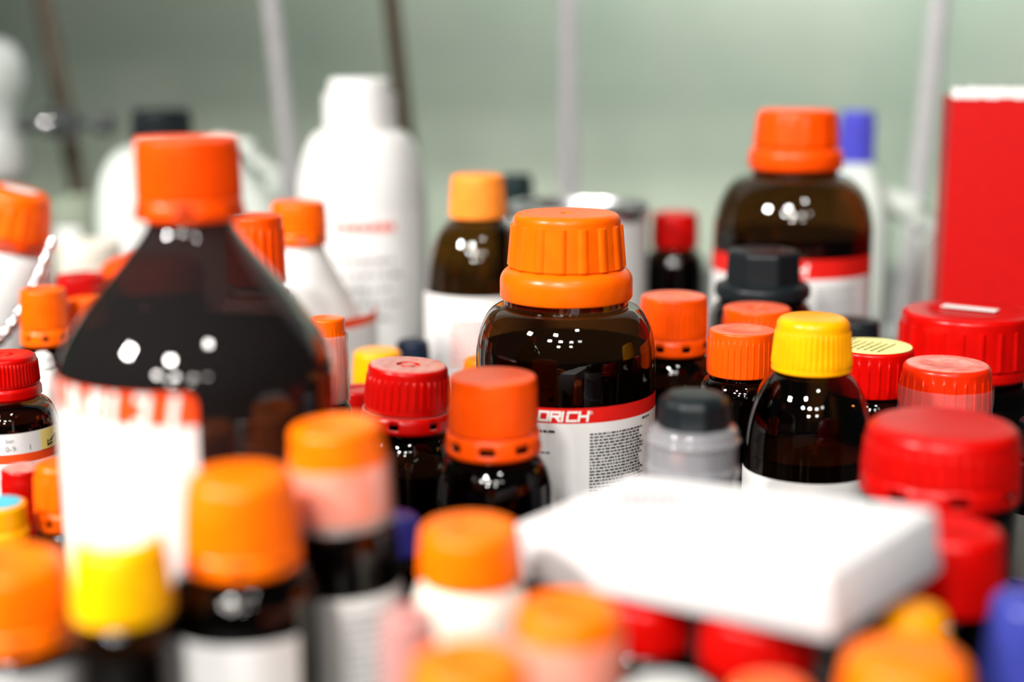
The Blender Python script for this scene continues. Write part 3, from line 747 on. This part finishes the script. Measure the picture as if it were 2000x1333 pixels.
# red carton
p = at(1905, 178, .86); s = .86/F_PX
root = empty('carton', 'tall plain red carton with a torn white top edge at right edge', 'box', (at(1975, 178, .86).x, p.y+.02, 0), math.radians(-10))
Hc = p.z; W = .062; D = .045
MB().box((0, 0, Hc/2-.002), (W, D, Hc-.004)).build('carton_body', CARTON_RED, root)
mb = MB(); rnd = random.Random(3)
n = 30; fr = [[], [], [], []]
for j in range(n+1):
    x = -W/2-.0003+(W+.0006)*j/n; zz = Hc+.0022+rnd.uniform(-.0008, .0008); z0 = Hc-.0045+rnd.uniform(-.0006, .0006)
    fr[0].append((x, -D/2-.0004, z0)); fr[1].append((x, -D/2-.0004, zz)); fr[2].append((x, -D/2+.002, zz)); fr[3].append((x, -D/2+.002, z0))
mb.grid(fr, False); mb.build('torn_edge', PAPER, root, 30, label='ragged white torn edge')

B = bottle('black round bottle half hidden behind the left side of the red carton', 1945, 345, 1.0, 64, 60, BLACKP, 176, 'round', 130, 56, 4, AMBER_D, .8, CONTENT,
           None, dict(style='line', ribs=30, depth=.0003, fillet=.003, taper=.95, top='flat'))
zt = zfront(B, 556); make_label(B['root'], B['rb']+.0003, -90, 80, .02, zt, [PAPER, BAND], [(.004, 1)])

# clamp and clamped flask on the stand rod
d = 1.22
a = at(118, 240, d)
root = empty('stand_clamp', 'dark metal clamp with a bright screw on the tarnished stand rod', 'clamp', a)
MB().box((0, 0, 0), (.026, .020, .022)).build('boss', CLAMP, root)
MB().tube([(-.012, -.002, 0), (-.032, -.004, -.002), (-.052, -.006, 0)], .0065, 14).build('arm', CLAMP, root)
mb = MB()
for sgn in (-1, 1):
    mb.tube([(-.052, -.006, 0), (-.058, -.006+sgn*.016, 0), (-.070, -.006+sgn*.026, 0), (-.085, -.006+sgn*.025, 0)], .0045, 10)
mb.build('jaws', CLAMP, root)
rows = [[(-.005+.0065*math.cos(la)*math.cos(q), -.021+.0065*math.cos(la)*math.sin(q), .0065*math.sin(la)) for q in [2*math.pi*j/16 for j in range(16)]] for la in [math.radians(-85+170*i/9) for i in range(10)]]
MB().grid(rows).tube([(-.005, -.016, 0), (-.005, -.008, 0)], .003, 10).build('screw', STEEL_SH, root, label='bright steel screw knob')
MB().tube([(.012, 0, -.001), (.026, 0, -.001)], .004, 12).build('spindle', CLAMP, root)
MB().tube([(.026, 0, -.001), (.030, 0, -.001), (.044, 0, -.001), (.048, 0, -.001)], [.004, .009, .009, .005], 14).build('wing_screw', CLAMP, root)
p = at(0, 75, d-.004); zb = at(0, 352, d-.004).z
root = empty('flask', 'frosted white flask held in the stand clamp, red at the bottom', 'flask', (p.x-.001, a.y-.006, zb))
Hf = p.z-zb
pf = [(0, 0), (.018, 0), (.022, .003), (.024, .010), (.021, .030), (.0155, Hf*.40), (.0155, Hf*.52), (.021, Hf*.60), (.025, Hf*.72), (.024, Hf*.85), (.018, Hf*.96), (.008, Hf), (0, Hf)]
mb = MB(); lathe(mb, pf, 64); fb = mb.build('flask_body', thin_glass('frosted_flask_glass', (.8, .82, .8), .1, .05, .86, (.72, .76, .73)), root, 60)
mb = MB(); lathe(mb, [(0, .0015), (.0205, .0035), (.0222, .010), (.0205, .020), (0, .020)], 48); mb.build('contents', CONTENT_R, fb)

# pale storage jar at the back left
p = at(140, 385, 1.20)
root = empty('storage_jar', 'pale open glass jar standing behind the small orange caps at left', 'jar', (p.x, p.y, 0))
rr = 43*1.2/F_PX; H = p.z
mb = MB(); lathe(mb, [(0, .001), (rr*.9, 0), (rr, .004), (rr, H-.012), (rr*.95, H-.008), (rr*.95, H-.003), (rr*1.02, H), (rr*.93, H), (rr*.91, H-.01)], 64)
mb.build('jar_body', thin_glass('hazy_green_glass', (.85, .9, .82), .06, .05, .35, (.6, .65, .55)), root, 50)
mb = MB(); lathe(mb, [(0, .003), (rr*.88, .003), (rr*.88, H*.62), (0, H*.62)], 48); mb.build('contents', CREAM, root)
lb = make_label(root, rr+.0004, -30, 35, H*.3, H*.82, [PAPER])
B = bottle('cream plastic tub behind the row of small red and orange caps', 176, 470, 1.02, 118, 40, CREAM, 124, 'flat', 20, 100, 2, CREAM, None, None,
           None, dict(style='line', ribs=40, depth=.0003, fillet=.003, taper=.97, top='flat'), body_name='plastic_body', name='plastic_tub')

# ------------------------------------------------------------------ out of focus foreground
B = bottle('blurred orange slotted cap low at the left edge, left of the yellow cap', 23, 1090, .45, 214, 118, ORANGE_BRIGHT, 236, 'round', 60, 170, 4, AMBER_D, .86, CONTENT,
           dict(h=46, n=8, sw=16, off=-8, k=1.02, flare=.0004), dict(style='line', ribs=36, depth=.0003, fillet=.004, taper=.96, top='dish'))
zt = zfront(B, 1345); make_label(B['root'], B['rb']+.0003, -90, 90, .012, zt, [PAPER, BAND_O], [(.003, 0)])
B = bottle('blurred bright yellow cap with a white round patch, lowest at left', 232, 1050, .44, 196, 150, YELLOW2, 200, 'round', 70, 150, 5, AMBER, .62, CONTENT,
           None, dict(style='fine', ribs=40, depth=.0003, fillet=.004, taper=.90, top='flat'))
sticker(B, .021, .021, PAPER, label='white round patch')  # white disc laid on the cap top
B = bottle('blurred black bottle with an orange slotted cap before the largest bottle label', 468, 921, .462, 226, 140, ORANGE_BRIGHT, 305, 'round', 92, 186, 4, AMBER_D, .9, CONTENT,
           dict(h=42, n=8, sw=13, off=-10, k=1.0, flare=.0003), dict(style='line', ribs=36, depth=.0003, fillet=.005, taper=.93, top='flat'))
zt = zfront(B, 1290); lb = make_label(B['root'], B['rb']+.0003, -95, 40, .012, zt, [PAPER])
B = bottle('blurred black bottle with film wrapped orange cap beside the orange slotted cap', 658, 832, .498, 196, 178, ORANGE_BRIGHT, 214, 'round', 100, 170, 6, AMBER_D, .9, CONTENT,
           None, dict(style='line', ribs=36, depth=.0003, fillet=.003, taper=.93, top='dish'), film=dict(top=.60, bot=-.08, k=1.06))
B['root'].rotation_euler = (0, math.radians(-3), 0); B['root'].location.z += .0012; B['root'].location.x += .006
zt = zfront(B, 1205); lb = make_label(B['root'], B['rb']+.0003, -30, 95, .012, zt, [PAPER])
print_quads(lb, fine_print(.022, 10, .0032, 71, .4), B['rb']+.0003, 2, zt-.008, INK_GREY, name='small_print')
B = bottle('blurred orange cap on a white bottle between film wrapped cap and white box', 918, 1026, .47, 200, 104, ORANGE_BRIGHT, 226, 'round', 70, 170, 4, CREAM, None, None,
           None, dict(style='line', ribs=36, depth=.0003, fillet=.003, taper=.97, top='ring'), body_name='plastic_body')
B = bottle('blurred orange cap wrapped in clear film under the left corner of the box', 1110, 1180, .43, 218, 150, ORANGE_BRIGHT, 226, 'round', 60, 170, 4, AMBER_D, .8, None,
           None, dict(style='line', ribs=36, depth=.0003, fillet=.0045, taper=.95, top='dish'), film=dict(top=.68, bot=-.1, k=1.04))
B = bottle('blurred orange cap cut by the bottom edge, nearest of all the caps', 915, 1285, .385, 246, 170, ORANGE_BRIGHT, 256, 'round', 60, 190, 4, AMBER_D, .8, None,
           None, dict(style='line', ribs=36, depth=.0003, fillet=.005, taper=.95, top='dish'))
B = bottle('blurred pale pink film wrapped cap with a red dot near the bottom edge', 795, 1196, .42, 104, 190, RED_SAT, 120, 'round', 50, 84, 4, AMBER_D, .8, None,
           None, dict(style='line', ribs=30, depth=.0002, fillet=.004, taper=.95, top='flat'), film=dict(top=1.0, bot=-.1, k=1.12, kt=.9))
mb = MB(); kk = B['rc']*1.02
lathe(mb, [(.003, B['H']+.0006), (kk*.7, B['H']+.0006), (kk*.99, B['H']-.0005)], 60); mb.build('film_top', FILM, B['cap'], 70)
B = bottle('blurred orange cap at the bottom right, in front of the box corner', 1772, 1275, .395, 262, 150, ORANGE_BRIGHT, 268, 'round', 60, 200, 4, AMBER_D, .8, None,
           None, dict(style='line', ribs=36, depth=.0003, fillet=.006, taper=.93, top='flat'))
B = bottle('blurred yellow-orange cap tucked under the right corner of the white box', 1787, 1182, .455, 136, 120, YELLOW, 150, 'round', 40, 110, 4, AMBER_D, .8, None,
           None, dict(style='line', ribs=36, depth=.0003, fillet=.005, taper=.93, top='flat'))
B = bottle('blurred blue cap cut by the right edge at the bottom', 2022, 1160, .455, 184, 190, BLUE2, 196, 'round', 40, 150, 4, AMBER_D, .8, None,
           None, dict(style='line', ribs=36, depth=.0003, fillet=.006, taper=.9, top='flat'))

# the bottle at the right edge, shade put into its label colour
p = at(2046, 790, .69)
B = bottle('dark bottle with a label coloured dark like shade at the right edge beside the red cap', 2046, 820, .69, 110, 70, BLACKP, 168, 'round', 50, 96, 4, AMBER_D, .8, CONTENT,
           None, dict(style='line', ribs=30, depth=.0003, fillet=.002, taper=.95, top='flat'))
zt = zfront(B, 1026); r = B['rb']+.0003
lb = make_label(B['root'], r, -88, 60, .004, zt, [PAPER_SHADE])
f, fw = font_quads('phene', .0032); print_quads(lb, f, r, -62, zt-.0062, INK)
f, fw = font_quads('25g', .0044); print_quads(lb, f, r, -58, zt-.0120, INK)
print_quads(lb, [[(0, 0), (.02, 0), (.02, .0003), (0, .0003)]], r, -70, zt-.0076, INK, name='rule')

# ------------------------------------------------------------------ white box lying across the caps
cx, cy, cz, th, tx, ty, L, W, Hh = 0.06953, 0.45662, 0.09248, -0.78084, 0.07196, -0.12617, 0.12916, 0.06468, 0.02109
RB = Matrix.Rotation(th, 3, 'Z') @ Matrix.Rotation(tx, 3, 'X') @ Matrix.Rotation(ty, 3, 'Y')
box = empty('carton', 'white flat carton lying tilted on the caps in the foreground', 'box', (cx, cy, cz), rot=RB.to_euler())
mb = MB(); e = .0012; rows = []
for z, k in [(-Hh/2, e*1.2), (-Hh/2, e), (-Hh/2+e*.3, e*.3), (-Hh/2+e, 0), (Hh/2-e, 0), (Hh/2-e*.3, e*.3), (Hh/2, e), (Hh/2, e*1.2)]:
    row = []
    for (sx, sy, a0) in ((1, 1, 0), (-1, 1, 90), (-1, -1, 180), (1, -1, 270)):
        for i in range(4):
            a = math.radians(a0+30*i); rr = .0016
            row.append((sx*(L/2-k-rr)+rr*math.cos(a), sy*(W/2-k-rr)+rr*math.sin(a), z))
    rows.append(row)
mb.grid([[(0, 0, -Hh/2)]] + rows + [[(0, 0, Hh/2)]])
mb.build('carton_body', CARTON_WHITE, box, 50)
FAINT_RED = plastic('faint_red_print', (.36, .10, .09), .6)
tz = Hh/2+.0003
flat_quads(box, fine_print(.024, 1, .0075, 81, .6, wmin=.0015, wmax=.0030, gap=.0012, ragged=.02), Matrix.Translation((-.0462, .0035, tz)) @ Matrix.Rotation(math.radians(19), 4, 'Z'), FAINT_RED, 'red_print', 'faint red print')
flat_quads(box, fine_print(.080, 4, .0050, 82, .28, wmin=.001, wmax=.006, gap=.003, ragged=.5), Matrix.Translation((-.048, -.006, tz)) @ Matrix.Rotation(math.radians(19), 4, 'Z'), plastic('faint_grey_print', (.30, .30, .33), .6), 'grey_print', 'faint grey print')

def under(x, y, r):
    """greatest height a cap of radius r may have at (x,y) and stay under the tilted box"""
    nrm = RB @ Vector((0, 0, 1)); base = Vector((cx, cy, cz)) - nrm*(Hh/2)
    zz = base.z - (nrm.x*(x-base.x)+nrm.y*(y-base.y))/nrm.z
    return zz - r*math.hypot(nrm.x, nrm.y)/nrm.z
for lab, x, y, d, cw, ch, mat, kw in (
        ('shaded dark red cap under the front edge of the white box', .046, .452, .47, 170, 90, RED, dict(style='line', ribs=36, depth=.0003, fillet=.003, taper=.96, top='flat')),
        ('red ribbed cap holding up the front corner of the white box', .079, .429, .44, 232, 110, RED_SAT, dict(style='wide', ribs=20, depth=.0006, fillet=.003, taper=.96, top='flat')),
        ('orange cap holding up the far corner of the white box', .047, .502, .515, 120, 80, ORANGE, dict(style='line', ribs=36, depth=.0003, fillet=.002, taper=.96, top='flat'))):
    r_ = cw*d/F_PX/2
    bottle(lab, 0, 0, d, cw, ch, mat, cw*1.04, 'round', 40, cw*.8, 4, AMBER_D, .8, None, None, kw, loc=Vector((x, y, 0)), H=under(x, y, r_)-.0004)
B = bottle('orange cap peeping out behind the far edge of the white box', 1255, 945, .560, 104, 60, ORANGE, 110, 'round', 30, 84, 3, AMBER_D, .8, None,
           None, dict(style='line', ribs=30, depth=.0003, fillet=.002, taper=.96, top='flat'))
B = bottle('blurred orange cap at the bottom edge below the box front corner', 1508, 1345, .385, 180, 120, ORANGE, 190, 'round', 40, 140, 4, AMBER_D, .8, None,
           None, dict(style='line', ribs=36, depth=.0003, fillet=.004, taper=.95, top='flat'))
B = bottle('blurred white cap at the bottom edge below the middle of the box', 1306, 1350, .375, 200, 110, WHITEP, 210, 'round', 40, 150, 4, WHITEP, None, None,
           None, dict(style='line', ribs=36, depth=.0003, fillet=.005, taper=.95, top='flat'), body_name='plastic_body', name='plastic_bottle')
